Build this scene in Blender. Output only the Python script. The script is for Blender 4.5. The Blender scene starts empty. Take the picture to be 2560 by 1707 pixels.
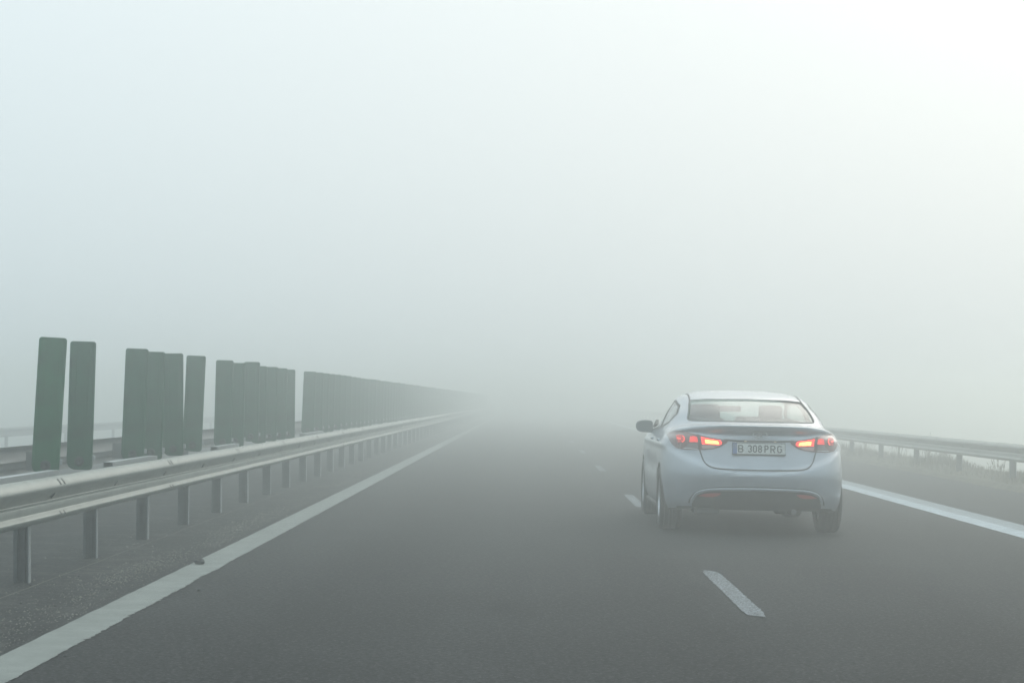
import bpy, bmesh, math, random
from mathutils import Vector, Matrix, noise
from mathutils.bvhtree import BVHTree
R = math.radians
random.seed(7)
SC = bpy.context.scene
COL = SC.collection

# ------------------------------------------------------------------ camera
F = 4978.0; CAM_H = 1.24; ROLL = R(1.15)
fw = Vector((40, -147.5, -F)).normalized()
up = Vector((math.sin(ROLL), math.cos(ROLL), 0)); up = (up - fw * up.dot(fw)).normalized()
rt = fw.cross(up)
rot = Matrix((rt, fw, up))                      # camera axes -> world axes
cam = bpy.data.cameras.new('camera'); co = bpy.data.objects.new('camera', cam); COL.objects.link(co)
co.matrix_world = Matrix.Translation((0, 0, CAM_H)) @ rot.to_4x4()
cam.sensor_width = 36; cam.lens = F / 2560 * 36; cam.clip_end = 3000; cam.clip_start = 0.1
SC.camera = co

# ------------------------------------------------------------------ sky and sun (overcast, sun veiled ahead on the right)
SUN_EL, SUN_AZ = R(32), R(28)                   # azimuth clockwise from +Y
sdir = Vector((math.sin(SUN_AZ) * math.cos(SUN_EL), math.cos(SUN_AZ) * math.cos(SUN_EL), math.sin(SUN_EL)))
W = bpy.data.worlds.new('World'); SC.world = W; W.use_nodes = True
nt = W.node_tree; N = nt.nodes; L = nt.links; N.clear()
out = N.new('ShaderNodeOutputWorld'); bg = N.new('ShaderNodeBackground'); L.new(bg.outputs[0], out.inputs[0])
sky = N.new('ShaderNodeTexSky'); sky.sky_type = 'NISHITA'; sky.sun_disc = False
sky.sun_elevation = SUN_EL; sky.sun_rotation = SUN_AZ; sky.dust_density = 8; sky.air_density = 1.0; sky.ozone_density = 1
tc = N.new('ShaderNodeTexCoord')
def vm(op, a, b=None):
    n = N.new('ShaderNodeVectorMath'); n.operation = op
    L.new(a, n.inputs[0])
    if b is not None: n.inputs[1].default_value = b
    return n
def mth(op, a, b=None, clamp=False):
    n = N.new('ShaderNodeMath'); n.operation = op; n.use_clamp = clamp
    if isinstance(a, (int, float)): n.inputs[0].default_value = a
    else: L.new(a, n.inputs[0])
    if b is not None:
        if isinstance(b, (int, float)): n.inputs[1].default_value = b
        else: L.new(b, n.inputs[1])
    return n.outputs[0]
nrm = vm('NORMALIZE', tc.outputs['Generated'])
dot = vm('DOT_PRODUCT', nrm.outputs[0], sdir).outputs['Value']
sep = N.new('ShaderNodeSeparateXYZ'); L.new(nrm.outputs[0], sep.inputs[0])
SKY_BASE, SKY_UP, SKY_GLOW, GLOW_P = 6.0, 6.0, 0.8, 5.0     # the veil of high fog, in the units of the sky texture
elev = mth('POWER', mth('MAXIMUM', sep.outputs[2], 0.0), 0.7)
glow = mth('POWER', mth('MAXIMUM', dot, 0.0), GLOW_P)
lum = mth('ADD', mth('ADD', mth('MULTIPLY', elev, SKY_UP), SKY_BASE), mth('MULTIPLY', glow, SKY_GLOW))
tint = N.new('ShaderNodeMix'); tint.data_type = 'RGBA'
tint.inputs['A'].default_value = (0.765, 0.93, 1.0, 1); tint.inputs['B'].default_value = (0.975, 0.995, 0.965, 1)
L.new(mth('POWER', mth('MAXIMUM', dot, 0.0), 3.0), tint.inputs['Factor'])
veil = vm('SCALE', tint.outputs['Result']); L.new(lum, veil.inputs['Scale'])
mx = N.new('ShaderNodeMix'); mx.data_type = 'RGBA'; mx.inputs['Factor'].default_value = 0.95
L.new(sky.outputs[0], mx.inputs['A']); L.new(veil.outputs[0], mx.inputs['B'])
L.new(mx.outputs['Result'], bg.inputs[0]); bg.inputs[1].default_value = 0.12
sun = bpy.data.lights.new('sun', 'SUN'); sun.energy = 0.6; sun.angle = R(45); sun.color = (1.0, 0.95, 0.87)
so = bpy.data.objects.new('sun', sun); COL.objects.link(so)
so.rotation_euler = sdir.to_track_quat('Z', 'Y').to_euler()
SC.view_settings.view_transform = 'Standard'; SC.view_settings.look = 'None'
SC.view_settings.exposure = 0.0; SC.view_settings.gamma = 1.0; SC.view_settings.use_curve_mapping = False
cy = SC.cycles; cy.max_bounces = 8; cy.volume_bounces = 3; cy.diffuse_bounces = 3; cy.transparent_max_bounces = 16
cy.use_denoising = True; cy.caustics_reflective = False; cy.caustics_refractive = False

# ------------------------------------------------------------------ material helpers
def mat(name, col, rough=0.6, metal=0.0, coat=0.0, noise_amt=0.0, noise_scale=20, bump=0.0, emit=None, estr=0, spec=0.5, detail=6):
    m = bpy.data.materials.new(name); m.use_nodes = True
    t = m.node_tree; b = t.nodes['Principled BSDF']
    b.inputs['Base Color'].default_value = (*col, 1); b.inputs['Roughness'].default_value = rough
    b.inputs['Metallic'].default_value = metal; b.inputs['Coat Weight'].default_value = coat
    b.inputs['Coat Roughness'].default_value = 0.08; b.inputs['Specular IOR Level'].default_value = spec
    if emit: b.inputs['Emission Color'].default_value = (*emit, 1); b.inputs['Emission Strength'].default_value = estr
    g = t.nodes.new('ShaderNodeTexCoord'); n = t.nodes.new('ShaderNodeTexNoise')
    n.inputs['Scale'].default_value = noise_scale; n.inputs['Detail'].default_value = detail
    t.links.new(g.outputs['Object'], n.inputs['Vector'])
    if noise_amt > 0:
        r = t.nodes.new('ShaderNodeMapRange'); r.inputs['From Min'].default_value = 0.3; r.inputs['From Max'].default_value = 0.7
        r.inputs['To Min'].default_value = 1 - noise_amt; r.inputs['To Max'].default_value = 1 + noise_amt
        t.links.new(n.outputs['Fac'], r.inputs['Value'])
        v = t.nodes.new('ShaderNodeVectorMath'); v.operation = 'SCALE'; v.inputs[0].default_value = col
        t.links.new(r.outputs[0], v.inputs['Scale']); t.links.new(v.outputs[0], b.inputs['Base Color'])
    if bump > 0:
        bp = t.nodes.new('ShaderNodeBump'); bp.inputs['Strength'].default_value = bump; bp.inputs['Distance'].default_value = 0.01
        t.links.new(n.outputs['Fac'], bp.inputs['Height']); t.links.new(bp.outputs[0], b.inputs['Normal'])
    return m

def asphalt(name, base, patch=None):
    m = bpy.data.materials.new(name); m.use_nodes = True
    t = m.node_tree; b = t.nodes['Principled BSDF']; b.inputs['Roughness'].default_value = 0.9
    b.inputs['Specular IOR Level'].default_value = 0.1
    g = t.nodes.new('ShaderNodeTexCoord')
    def nz(scale, detail=3, vec=None, rough=0.6):
        n = t.nodes.new('ShaderNodeTexNoise'); n.inputs['Scale'].default_value = scale; n.inputs['Detail'].default_value = detail
        n.inputs['Roughness'].default_value = rough
        t.links.new(vec or g.outputs['Object'], n.inputs['Vector']); return n
    def mr(s, a, c, d, e):
        r = t.nodes.new('ShaderNodeMapRange'); r.inputs[1].default_value = a; r.inputs[2].default_value = c
        r.inputs[3].default_value = d; r.inputs[4].default_value = e; t.links.new(s, r.inputs[0]); return r.outputs[0]
    fine = nz(34, 5, rough=0.85); big = nz(0.7, 3)
    st = t.nodes.new('ShaderNodeMapping'); st.inputs['Scale'].default_value = (2.2, 0.05, 1); t.links.new(g.outputs['Object'], st.inputs[0])
    streak = nz(1.0, 4, st.outputs[0])
    vo = t.nodes.new('ShaderNodeTexVoronoi'); vo.inputs['Scale'].default_value = 70; t.links.new(g.outputs['Object'], vo.inputs['Vector'])
    sp = mr(vo.outputs['Distance'], 0.0, 0.45, 1.35, 0.85)
    def mul(a, c):
        x = t.nodes.new('ShaderNodeMath'); x.operation = 'MULTIPLY'; t.links.new(a, x.inputs[0]); t.links.new(c, x.inputs[1]); return x.outputs[0]
    sx_ = t.nodes.new('ShaderNodeSeparateXYZ'); t.links.new(g.outputs['Object'], sx_.inputs[0])
    wv = t.nodes.new('ShaderNodeMath'); wv.operation = 'COSINE'
    ph = t.nodes.new('ShaderNodeMath'); ph.operation = 'MULTIPLY_ADD'; ph.inputs[1].default_value = 3.55; ph.inputs[2].default_value = 0.5
    t.links.new(sx_.outputs[0], ph.inputs[0]); t.links.new(ph.outputs[0], wv.inputs[0])
    sp = mul(sp, mr(wv.outputs[0], -1, 1, 0.88, 1.1))
    k = mul(mul(mr(fine.outputs[0], 0.42, 0.62, 0.1, 2.8), mr(big.outputs[0], 0.3, 0.7, 0.85, 1.15)), mul(mr(streak.outputs[0], 0.3, 0.7, 0.85, 1.15), sp))
    v = t.nodes.new('ShaderNodeVectorMath'); v.operation = 'SCALE'; v.inputs[0].default_value = base; t.links.new(k, v.inputs['Scale'])
    colr = v.outputs[0]
    vg = t.nodes.new('ShaderNodeTexVoronoi'); vg.inputs['Scale'].default_value = 95; t.links.new(g.outputs['Object'], vg.inputs['Vector'])
    sc_ = t.nodes.new('ShaderNodeSeparateColor'); t.links.new(vg.outputs['Color'], sc_.inputs[0])
    ag = t.nodes.new('ShaderNodeMix'); ag.data_type = 'RGBA'            # pale stones showing in the surface
    t.links.new(mr(sc_.outputs[0], 0.88, 0.98, 0.0, 0.8), ag.inputs['Factor']); t.links.new(colr, ag.inputs['A']); ag.inputs['B'].default_value = (0.13, 0.127, 0.12, 1)
    colr = ag.outputs['Result']
    if patch:
        p1 = nz(2.6, 6, rough=0.75); p2 = nz(30, 4, rough=0.8)
        f = mul(mr(p1.outputs[0], 0.49, 0.61, 0, 1), mr(p2.outputs[0], 0.4, 0.6, 0.2, 1))
        mxx = t.nodes.new('ShaderNodeMix'); mxx.data_type = 'RGBA'; t.links.new(f, mxx.inputs['Factor'])
        t.links.new(colr, mxx.inputs['A']); mxx.inputs['B'].default_value = (*patch, 1); colr = mxx.outputs['Result']
    t.links.new(colr, b.inputs['Base Color'])
    bp = t.nodes.new('ShaderNodeBump'); bp.inputs['Strength'].default_value = 0.5; bp.inputs['Distance'].default_value = 0.006
    t.links.new(fine.outputs[0], bp.inputs['Height']); t.links.new(bp.outputs[0], b.inputs['Normal'])
    return m

def paint_line(name, col, base, wear, soft=None, x0=0, x1=0):
    """road paint worn down to the asphalt; wear 0..1"""
    m = bpy.data.materials.new(name); m.use_nodes = True
    t = m.node_tree; b = t.nodes['Principled BSDF']; b.inputs['Roughness'].default_value = 0.75
    b.inputs['Specular IOR Level'].default_value = 0.25
    g = t.nodes.new('ShaderNodeTexCoord')
    def nz(scale, detail, vec=None):
        n = t.nodes.new('ShaderNodeTexNoise'); n.inputs['Scale'].default_value = scale; n.inputs['Detail'].default_value = detail
        n.inputs['Roughness'].default_value = 0.7
        t.links.new(vec or g.outputs['Object'], n.inputs['Vector']); return n.outputs[0]
    def mr(s, a, c, d, e):
        r = t.nodes.new('ShaderNodeMapRange'); r.inputs[1].default_value = a; r.inputs[2].default_value = c
        r.inputs[3].default_value = d; r.inputs[4].default_value = e; t.links.new(s, r.inputs[0]); return r.outputs[0]
    f = mr(nz(70, 5), 0.30 + 0.25 * wear, 0.42 + 0.3 * wear, 0, 1)
    if wear < 0.2: f = mr(nz(35, 5), 0.24, 0.33, 0, 1)
    tone = mr(nz(4, 8), 0.3, 0.7, 0.7, 1.12)
    v = t.nodes.new('ShaderNodeVectorMath'); v.operation = 'SCALE'; v.inputs[0].default_value = col; t.links.new(tone, v.inputs['Scale'])
    mxx = t.nodes.new('ShaderNodeMix'); mxx.data_type = 'RGBA'; t.links.new(f, mxx.inputs['Factor'])
    mxx.inputs['A'].default_value = (*base, 1); t.links.new(v.outputs[0], mxx.inputs['B'])
    t.links.new(mxx.outputs['Result'], b.inputs['Base Color'])
    bp = t.nodes.new('ShaderNodeBump'); bp.inputs['Strength'].default_value = 0.3; bp.inputs['Distance'].default_value = 0.004
    t.links.new(nz(95, 4), bp.inputs['Height']); t.links.new(bp.outputs[0], b.inputs['Normal'])
    return m

def glass_mat(name, tint, refl=1.0):
    m = bpy.data.materials.new(name); m.use_nodes = True; t = m.node_tree; t.nodes.clear()
    o = t.nodes.new('ShaderNodeOutputMaterial'); ms = t.nodes.new('ShaderNodeMixShader')
    tr = t.nodes.new('ShaderNodeBsdfTransparent'); tr.inputs[0].default_value = (*tint, 1)
    gl = t.nodes.new('ShaderNodeBsdfGlossy'); gl.inputs['Roughness'].default_value = 0.22; gl.inputs[0].default_value = (refl, refl, refl, 1)
    ge = t.nodes.new('ShaderNodeNewGeometry'); dp = t.nodes.new('ShaderNodeVectorMath'); dp.operation = 'DOT_PRODUCT'
    t.links.new(ge.outputs['Normal'], dp.inputs[0]); t.links.new(ge.outputs['Incoming'], dp.inputs[1])
    def mm(op, a, b):
        n = t.nodes.new('ShaderNodeMath'); n.operation = op
        for i, q in enumerate((a, b)):
            if isinstance(q, (int, float)): n.inputs[i].default_value = q
            else: t.links.new(q, n.inputs[i])
        return n.outputs[0]
    c_ = mm('ABSOLUTE', dp.outputs['Value'], 0)                       # Schlick reflectance, the same from both sides
    f_ = mm('ADD', mm('MULTIPLY', mm('POWER', mm('SUBTRACT', 1.0, c_), 5.0), 0.84), 0.13)
    t.links.new(f_, ms.inputs[0]); t.links.new(tr.outputs[0], ms.inputs[1]); t.links.new(gl.outputs[0], ms.inputs[2])
    t.links.new(ms.outputs[0], o.inputs[0]); return m

ASPH = (0.026, 0.027, 0.027)
M = {}
M['asphalt'] = asphalt('asphalt', ASPH)
M['median'] = asphalt('median_asphalt', (0.024, 0.026, 0.026), patch=(0.10, 0.097, 0.09))
M['paint_left'] = paint_line('worn_white_paint', (0.25, 0.27, 0.25), ASPH, 0.1)
M['paint_dash'] = paint_line('speckled_white_paint', (0.42, 0.475, 0.51), ASPH, 0.62)
M['paint_right'] = paint_line('bluish_white_paint', (0.55, 0.62, 0.66), ASPH, 0.25)
M['paint_old'] = paint_line('faded_old_paint', (0.36, 0.41, 0.43), ASPH, 0.3)
M['soil'] = mat('dry_soil', (0.10, 0.09, 0.06), 0.95, noise_amt=0.4, noise_scale=3, bump=0.5)
M['grass'] = mat('dry_grass', (0.11, 0.10, 0.055), 0.9, noise_amt=0.5, noise_scale=5)
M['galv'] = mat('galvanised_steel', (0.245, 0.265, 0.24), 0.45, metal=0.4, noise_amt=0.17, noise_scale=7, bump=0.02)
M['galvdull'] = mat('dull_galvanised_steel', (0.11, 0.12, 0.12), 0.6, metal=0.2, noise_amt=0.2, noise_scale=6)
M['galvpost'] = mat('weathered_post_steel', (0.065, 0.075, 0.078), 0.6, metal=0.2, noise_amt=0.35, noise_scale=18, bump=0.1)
M['bolt'] = mat('dark_bolt', (0.05, 0.05, 0.045), 0.6, metal=0.3)
M['zinc_lit'] = mat('zinc_and_lit_edge', (0.30, 0.32, 0.32), 0.45, metal=0.3, noise_amt=0.1)  # channels and brackets; also colours the lit flange edge of the posts
M['green'] = mat('green_plastic', (0.002, 0.085, 0.032), 0.55, noise_amt=0.45, noise_scale=5, spec=0.1)
M['greend'] = mat('dull_green_plastic', (0.006, 0.070, 0.034), 0.6, noise_amt=0.45, noise_scale=5, spec=0.1)
M['clamp'] = mat('dark_clamp', (0.012, 0.018, 0.016), 0.6)
M['stone'] = mat('grey_stone', (0.05, 0.05, 0.048), 0.9, noise_amt=0.4, noise_scale=60, bump=0.4)
M['gravel'] = mat('gravel_bits', (0.17, 0.16, 0.13), 0.9, noise_amt=0.5, noise_scale=30)
M['reflect'] = mat('reflector_plastic', (0.45, 0.55, 0.62), 0.35)

# ------------------------------------------------------------------ object helpers
def tag(o, label=None, cat=None, group=None, kind=None):
    if label: o['label'] = label
    if cat: o['category'] = cat
    if group: o['group'] = group
    if kind: o['kind'] = kind
    return o
def obj(name, bm, m, parent=None, smooth=False, angle=None):
    me = bpy.data.meshes.new(name); bm.normal_update(); bm.to_mesh(me); bm.free()
    for x in (m if isinstance(m, (list, tuple)) else [m]): me.materials.append(x)
    if smooth:
        me.shade_smooth()
        if angle: 
            try: me.set_sharp_from_angle(angle=angle)
            except Exception: pass
    o = bpy.data.objects.new(name, me); COL.objects.link(o)
    if parent: o.parent = parent
    return o
def empty(name, loc=(0, 0, 0), rz=0):
    o = bpy.data.objects.new(name, None); COL.objects.link(o); o.location = loc; o.rotation_euler = (0, 0, rz); o.empty_display_size = 0.2
    return o
def box(bm, x0, x1, y0, y1, z0, z1, mi=0):
    v = [bm.verts.new(p) for p in ((x0,y0,z0),(x1,y0,z0),(x1,y1,z0),(x0,y1,z0),(x0,y0,z1),(x1,y0,z1),(x1,y1,z1),(x0,y1,z1))]
    for f in ((0,3,2,1),(4,5,6,7),(0,1,5,4),(1,2,6,5),(2,3,7,6),(3,0,4,7)):
        fc = bm.faces.new([v[i] for i in f]); fc.material_index = mi
    return v
def bevel(bm, w, seg=2):
    bmesh.ops.bevel(bm, geom=bm.edges[:], offset=w, segments=seg, affect='EDGES', profile=0.5)
    return bm
def lathe(bm, prof, axis='x', n=48, c=(0,0,0), mi=0):
    """prof: (axial, radius) list"""
    rings = []
    for a, r in prof:
        ring = []
        for k in range(n):
            t = 2*math.pi*k/n
            p = (a, r*math.cos(t), r*math.sin(t)) if axis == 'x' else ((r*math.cos(t), a, r*math.sin(t)) if axis == 'y' else (r*math.cos(t), r*math.sin(t), a))
            ring.append(bm.verts.new((p[0]+c[0], p[1]+c[1], p[2]+c[2])))
        rings.append(ring)
    for a, b in zip(rings, rings[1:]):
        for k in range(n):
            f = bm.faces.new((a[k], a[(k+1) % n], b[(k+1) % n], b[k])); f.material_index = mi
    for r in (rings[0], rings[-1]):
        try: bm.faces.new(r).material_index = mi
        except Exception: pass
    bmesh.ops.recalc_face_normals(bm, faces=bm.faces[:])
def sheet(name, prof, y0, y1, ny, m, jag=None, kind='structure', zfun=None):
    """cross-section (x, z) drawn along the road"""
    bm = bmesh.new(); rows = []
    for j in range(ny + 1):
        u = j / ny; y = y0 + (y1 - y0) * (u ** 2 if ny > 8 else u)
        row = []
        for i, (x, z) in enumerate(prof):
            dx = jag(i, y) if jag else 0
            dz = zfun(x, y) if zfun else 0
            row.append(bm.verts.new((x + dx, y, z + dz)))
        rows.append(row)
    for a, b in zip(rows, rows[1:]):
        for i in range(len(prof) - 1): bm.faces.new((a[i], a[i+1], b[i+1], b[i]))
    o = obj(name, bm, m); tag(o, kind=kind); return o

# ------------------------------------------------------------------ the setting
def berm(x, y): return 0.05 * noise.noise(Vector((x * 0.9, y * 0.35, 3)))
sheet('ground', [(-600, -6.0), (-60, -5.2), (-24, -2.6), (-17.2, -0.98), (-15, -0.72), (-5.7, -0.10), (7.2, -0.10), (9.4, -0.2), (13, -1.9), (60, -4.6), (600, -6.0)], -40, 900, 60, M['soil'])
sheet('road', [(-2.52, 0), (7.45, 0)], -40, 700, 1, M['asphalt'])
sheet('median_strip', [(-5.65, -0.004), (-2.52, 0.0)], -40, 700, 1, M['median'])
sheet('opposite_road', [(-15.9, -0.66), (-5.65, -0.004)], -40, 700, 1, M['asphalt'])
sheet('verge', [(7.45, -0.03), (7.56, 0.06), (7.9, 0.15), (8.5, 0.14), (9.3, -0.12), (12.5, -1.62)], 4, 260, 220, M['soil'], zfun=berm)
sheet('left_verge', [(-22, -2.0), (-17.0, -0.85), (-16.2, -0.6), (-15.9, -0.62)], 4, 260, 60, M['soil'])
def jag_right(i, y):
    if i == 0: return 0.006 * noise.noise(Vector((y * 3, 0, 0)))
    return 0.014 * noise.noise(Vector((y * 1.3, 5, 0))) + 0.012 * noise.noise(Vector((y * 7, 9, 0))) + 0.022 * noise.noise(Vector((y * 19, 3, 0)))
sheet('left_edge_line', [(-2.430, 0.004), (-2.182, 0.004)], 5, 260, 3000, M['paint_left'], jag=jag_right)
def jag_s(i, y): return 0.006 * noise.noise(Vector((y * 5, i * 7, 0)))
sheet('right_edge_line', [(4.836, 0.004), (5.10, 0.004)], 12, 260, 700, M['paint_right'], jag=jag_s)
sheet('faded_edge_line', [(5.10, 0.004), (5.38, 0.004)], 12, 260, 700, M['paint_old'], jag=lambda i, y: jag_s(i, y) if i else jag_s(1, y))
for k in range(-1, 14):
    ya = 11.75 + 12 * k
    bm = bmesh.new(); n = 60
    for j in range(n + 1):
        y = ya + 3.1 * j / n
        sl = 0.06
        for i, x in enumerate((1.312, 1.435)):
            yy = y + (0.10 * (0.5 - i) if j in (0, n) else 0) + (0.04*noise.noise(Vector((i*3+k, j, 2))) if j in (0, n) else 0)
            bm.verts.new((x + 0.014 * noise.noise(Vector((y * 9, i * 5, 1))) + (0.5 - i) * 0.03 * max(0, 1 - min(j, n - j) / 5.0), yy, 0.004))
    bm.verts.ensure_lookup_table()
    for j in range(n): bm.faces.new([bm.verts[2*j+q] for q in (0, 1, 3, 2)])
    tag(obj('lane_dash', bm, M['paint_dash']), kind='structure')
# thin seam along the post bases
bm = bmesh.new(); pts = []
for j in range(400):
    y = 6 + j * 0.25; x = -3.12 + 0.012 * noise.noise(Vector((y, 2, 2)))
    w = 0.004 + 0.003 * noise.noise(Vector((y * 2, 8, 2)))
    pts.append((bm.verts.new((x - w, y, 0.001)), bm.verts.new((x + w, y, 0.001))))
for a, b in zip(pts, pts[1:]): bm.faces.new((a[0], a[1], b[1], b[0]))
tag(obj('pavement_seam', bm, M['gravel']), kind='structure')

# gravel and dirt on the median edge
bm = bmesh.new()
for k in range(16000):
    y = 7 + 60 * random.random() ** 1.7
    band = random.random()
    x = random.gauss(-2.68, 0.10) if band < 0.6 else random.uniform(-3.6, -2.45)
    if noise.noise(Vector((x * 2, y * 0.5, 4))) < random.uniform(-0.5, 0.35): continue
    s = random.uniform(0.003, 0.0085) * (1.6 if random.random() < 0.04 else 1)
    a = random.random() * 6.28; vs = []
    for q in range(4):
        t = a + q * 1.57; rr = s * random.uniform(0.6, 1.2)
        vs.append(bm.verts.new((x + rr * math.cos(t), y + rr * math.sin(t), 0.0005)))
    tp = bm.verts.new((x, y, s * random.uniform(0.5, 1)))
    for q in range(4): bm.faces.new((vs[q], vs[(q+1) % 4], tp))
tag(obj('gravel', bm, M['gravel']), 'fine grit scattered on the dark strip beside the left white line', 'gravel', kind='stuff')
bm = bmesh.new()
for k in range(60):                                        # small stones kicked up against the line
    y = 7 + 30 * random.random() ** 1.5; x = random.choice((random.gauss(-2.66, .12), random.uniform(-2.2, -1.9), random.uniform(-3.4, -2.7)))
    r = random.uniform(.006, .014); m_ = Matrix.Translation((x, y, r * .4)) @ Matrix.Diagonal((1, 1, .6, 1)) @ Matrix.Rotation(random.random() * 6, 4, 'Z')
    bmesh.ops.create_icosphere(bm, subdivisions=1, radius=r, matrix=m_)
tag(obj('grit', bm, M['stone']), 'small dark stones lying loose along the left white line', 'grit', kind='stuff')
# stone lying on the white line
bm = bmesh.new(); bmesh.ops.create_icosphere(bm, subdivisions=3, radius=0.04)
for v in bm.verts:
    d = v.co.normalized(); v.co *= 1 + 0.35 * noise.noise(d * 1.7 + Vector((3, 1, 0)))
    v.co.z = v.co.z * 0.55; v.co.x *= 0.95
o = obj('stone', bm, M['stone']); o.location = (-2.365, 14.5, 0.022); o.rotation_euler = (0, 0, 0.6)
tag(o, 'dark flat stone lying on the left white edge line', 'stone')

# ------------------------------------------------------------------ guardrails
PROF = [(0, 0), (.012, -.001), (.035, -.010), (.058, -.024), (.074, -.042), (.082, -.058), (.081, -.070), (.070, -.088), (.045, -.115), (.018, -.142), (.008, -.156),
        (.010, -.162), (.036, -.165), (.048, -.169), (.050, -.176), (.048, -.200), (.047, -.222), (.054, -.231), (.074, -.238), (.084, -.250), (.083, -.262), (.070, -.278), (.045, -.292), (.030, -.298)]
PROF = [(x * 0.97, z * 0.95) for x, z in PROF]
def beam_mesh(length, side):
    bm = bmesh.new(); T = 0.0035
    ys = [0, 0.02, 0.3, length/2, length, length + 0.28, length + 0.30]
    def row(y, off):
        return [bm.verts.new((side * (x + off), y, z)) for x, z in PROF]
    for off in (0.0, -T):
        rows = []
        for y in ys: rows.append(row(y, off + (0.004 if y > length - 0.01 else 0.0)))
        for a, b in zip(rows, rows[1:]):
            for i in range(len(PROF) - 1): bm.faces.new((a[i], a[i+1], b[i+1], b[i]))
    bmesh.ops.recalc_face_normals(bm, faces=bm.faces[:])
    return bm
def slot_bm(x, y, z, side, w=0.028, hgt=0.05, tilt=0.5, d=0.006, shear=0.5):
    bm = bmesh.new(); n = 12; ring = []
    for layer in (0.0, d):
        r = []
        for k in range(n):
            t = 2*math.pi*k/n; u = 0.5*w*math.cos(t); v = 0.5*hgt*math.sin(t)
            yy = u + v * shear; zz = v
            # lies on the slope of the crown
            r.append(bm.verts.new((side * (x + layer - zz * tilt), y + yy, z + zz)))
        ring.append(r)
    for k in range(n): bm.faces.new((ring[0][k], ring[0][(k+1) % n], ring[1][(k+1) % n], ring[1][k]))
    bm.faces.new(ring[1]); bmesh.ops.recalc_face_normals(bm, faces=bm.faces[:])
    return bm
def post_bm(hgt, w=0.092, dep=0.055, side=1):
    bm = bmesh.new(); t = 0.006
    box(bm, -w/2, w/2 - t, dep * 0.4, dep * 0.4 + t, -0.3, hgt)
    box(bm, w/2 - t - 0.004, w/2 - 0.0045, -dep/2, dep * 0.4 + t, -0.3, hgt); box(bm, w/2 - 0.004, w/2 + 0.003, -dep/2 - 0.003, dep * 0.4 + t, -0.3, hgt, 1)  # right flange edge: the light on it is put into a paler colour
    box(bm, -w/2 - t, -w/2, -dep/2, dep * 0.4 + t, -0.3, hgt)
    box(bm, -w/2, -w/2 + 0.018, -dep/2, -dep/2 + t, -0.3, hgt)
    # sigma crease on the web
    box(bm, -0.014, 0.014, dep * 0.4 - 0.012, dep * 0.4 - 0.0005, -0.3, hgt - 0.02)
    return bm
def copy(o, parent):
    c = o.copy(); COL.objects.link(c); c.parent = parent; return c
def copy_tree(o, parent=None):
    c = o.copy(); COL.objects.link(c); c.parent = parent
    for ch in list(o.children): copy_tree(ch, c)
    return c

def guardrail(name, label, X, side, ztop, y0, y1, post_sp, post_y0, post_dx, zg, bolts_to=0, lean=0.0, beam_y0=0.0, mpost='galvpost', mbeam='galv'):
    root = empty(name, (X, y0, zg)); tag(root, label, 'guardrail')
    beam0 = obj('rail_beam', beam_mesh(4.0, side), M[mbeam], root, smooth=True, angle=R(38))
    y = beam_y0; k = 0; beams = []
    while y < y1:
        b = beam0 if k == 0 else copy(beam0, root)
        b.location = (0, y - y0, ztop - zg); b.rotation_euler = (0, R(random.uniform(-1.2, 1.2)) * (1 if k > 2 else 0.3), 0)
        beams.append(b); y += 4.0; k += 1
    if bolts_to:
        for b in beams[:bolts_to]:
            for (x, z, tl, yy) in ((0.063, -0.030, 0.9, 0.10), (0.063, -0.030, 0.9, 0.21), (0.077, -0.233, 0.9, 0.10), (0.077, -0.233, 0.9, 0.21)):
                obj('bolt', slot_bm(x + 0.002, yy, z, side, 0.030, 0.036 if z > -.1 else 0.022, tl), M['bolt'], b)
            for yy in (0.03, 2.03):
                obj('bolt', slot_bm(0.040, yy, -0.120, side, 0.032, 0.036, -0.7, 0.008, 0.0), M['bolt'], b)
    p0 = obj('post', post_bm(ztop - zg - 0.03), [M[mpost], M['zinc_lit']], root)
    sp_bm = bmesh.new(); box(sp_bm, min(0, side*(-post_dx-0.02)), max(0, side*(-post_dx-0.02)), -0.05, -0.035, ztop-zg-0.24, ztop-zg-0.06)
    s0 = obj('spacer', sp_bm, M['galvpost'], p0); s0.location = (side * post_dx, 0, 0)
    y = post_y0; k = 0
    while y < y1:
        if k == 0: p = p0
        else:
            p = copy(p0, root); s = copy(s0, p)
        p.location = (-side * post_dx, y - y0, 0)
        p.rotation_euler = (0, lean + R(random.uniform(-0.5, 0.5)), R(random.uniform(-5, 5)))
        y += post_sp; k += 1
    return root
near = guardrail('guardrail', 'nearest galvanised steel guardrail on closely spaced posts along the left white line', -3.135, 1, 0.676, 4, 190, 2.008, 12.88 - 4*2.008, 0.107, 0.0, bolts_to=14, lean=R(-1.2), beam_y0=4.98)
guardrail('guardrail', 'second grey guardrail seen through the gaps behind the green panels', -4.82, -1, 0.71, 4, 180, 4.0, 7.2, 0.15, 0.0, bolts_to=0, beam_y0=6.0, mbeam='galvdull')
guardrail('guardrail', 'pale steel guardrail on widely spaced posts beside the right shoulder', 7.72, -1, 0.715, 12, 200, 4.0, 16.25, 0.13, 0.05, beam_y0=13.2, bolts_to=8)
guardrail('guardrail', 'faint farthest guardrail in the fog beyond the opposite carriageway', -16.1, 1, 0.08, 20, 180, 4.0, 22, 0.13, -0.62, beam_y0=22, mbeam='galvdull')
# mounting channel for the anti-glare panels: bolted to the near guardrail
for ya, yb in ((7.9, 9.9), (11.7, 13.6), (17.0, 18.6), (25.2, 27.9)):
    bm = bmesh.new(); box(bm, -0.075, 0.0, ya, yb, 0.684, 0.689); box(bm, -0.075, -0.071, ya, yb, 0.645, 0.6835); box(bm, -0.004, 0, ya, yb, 0.645, 0.6835)
    o = obj('mounting_channel', bm, M['zinc_lit'], near); o.location = (-0.13, 0, 0)
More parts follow.
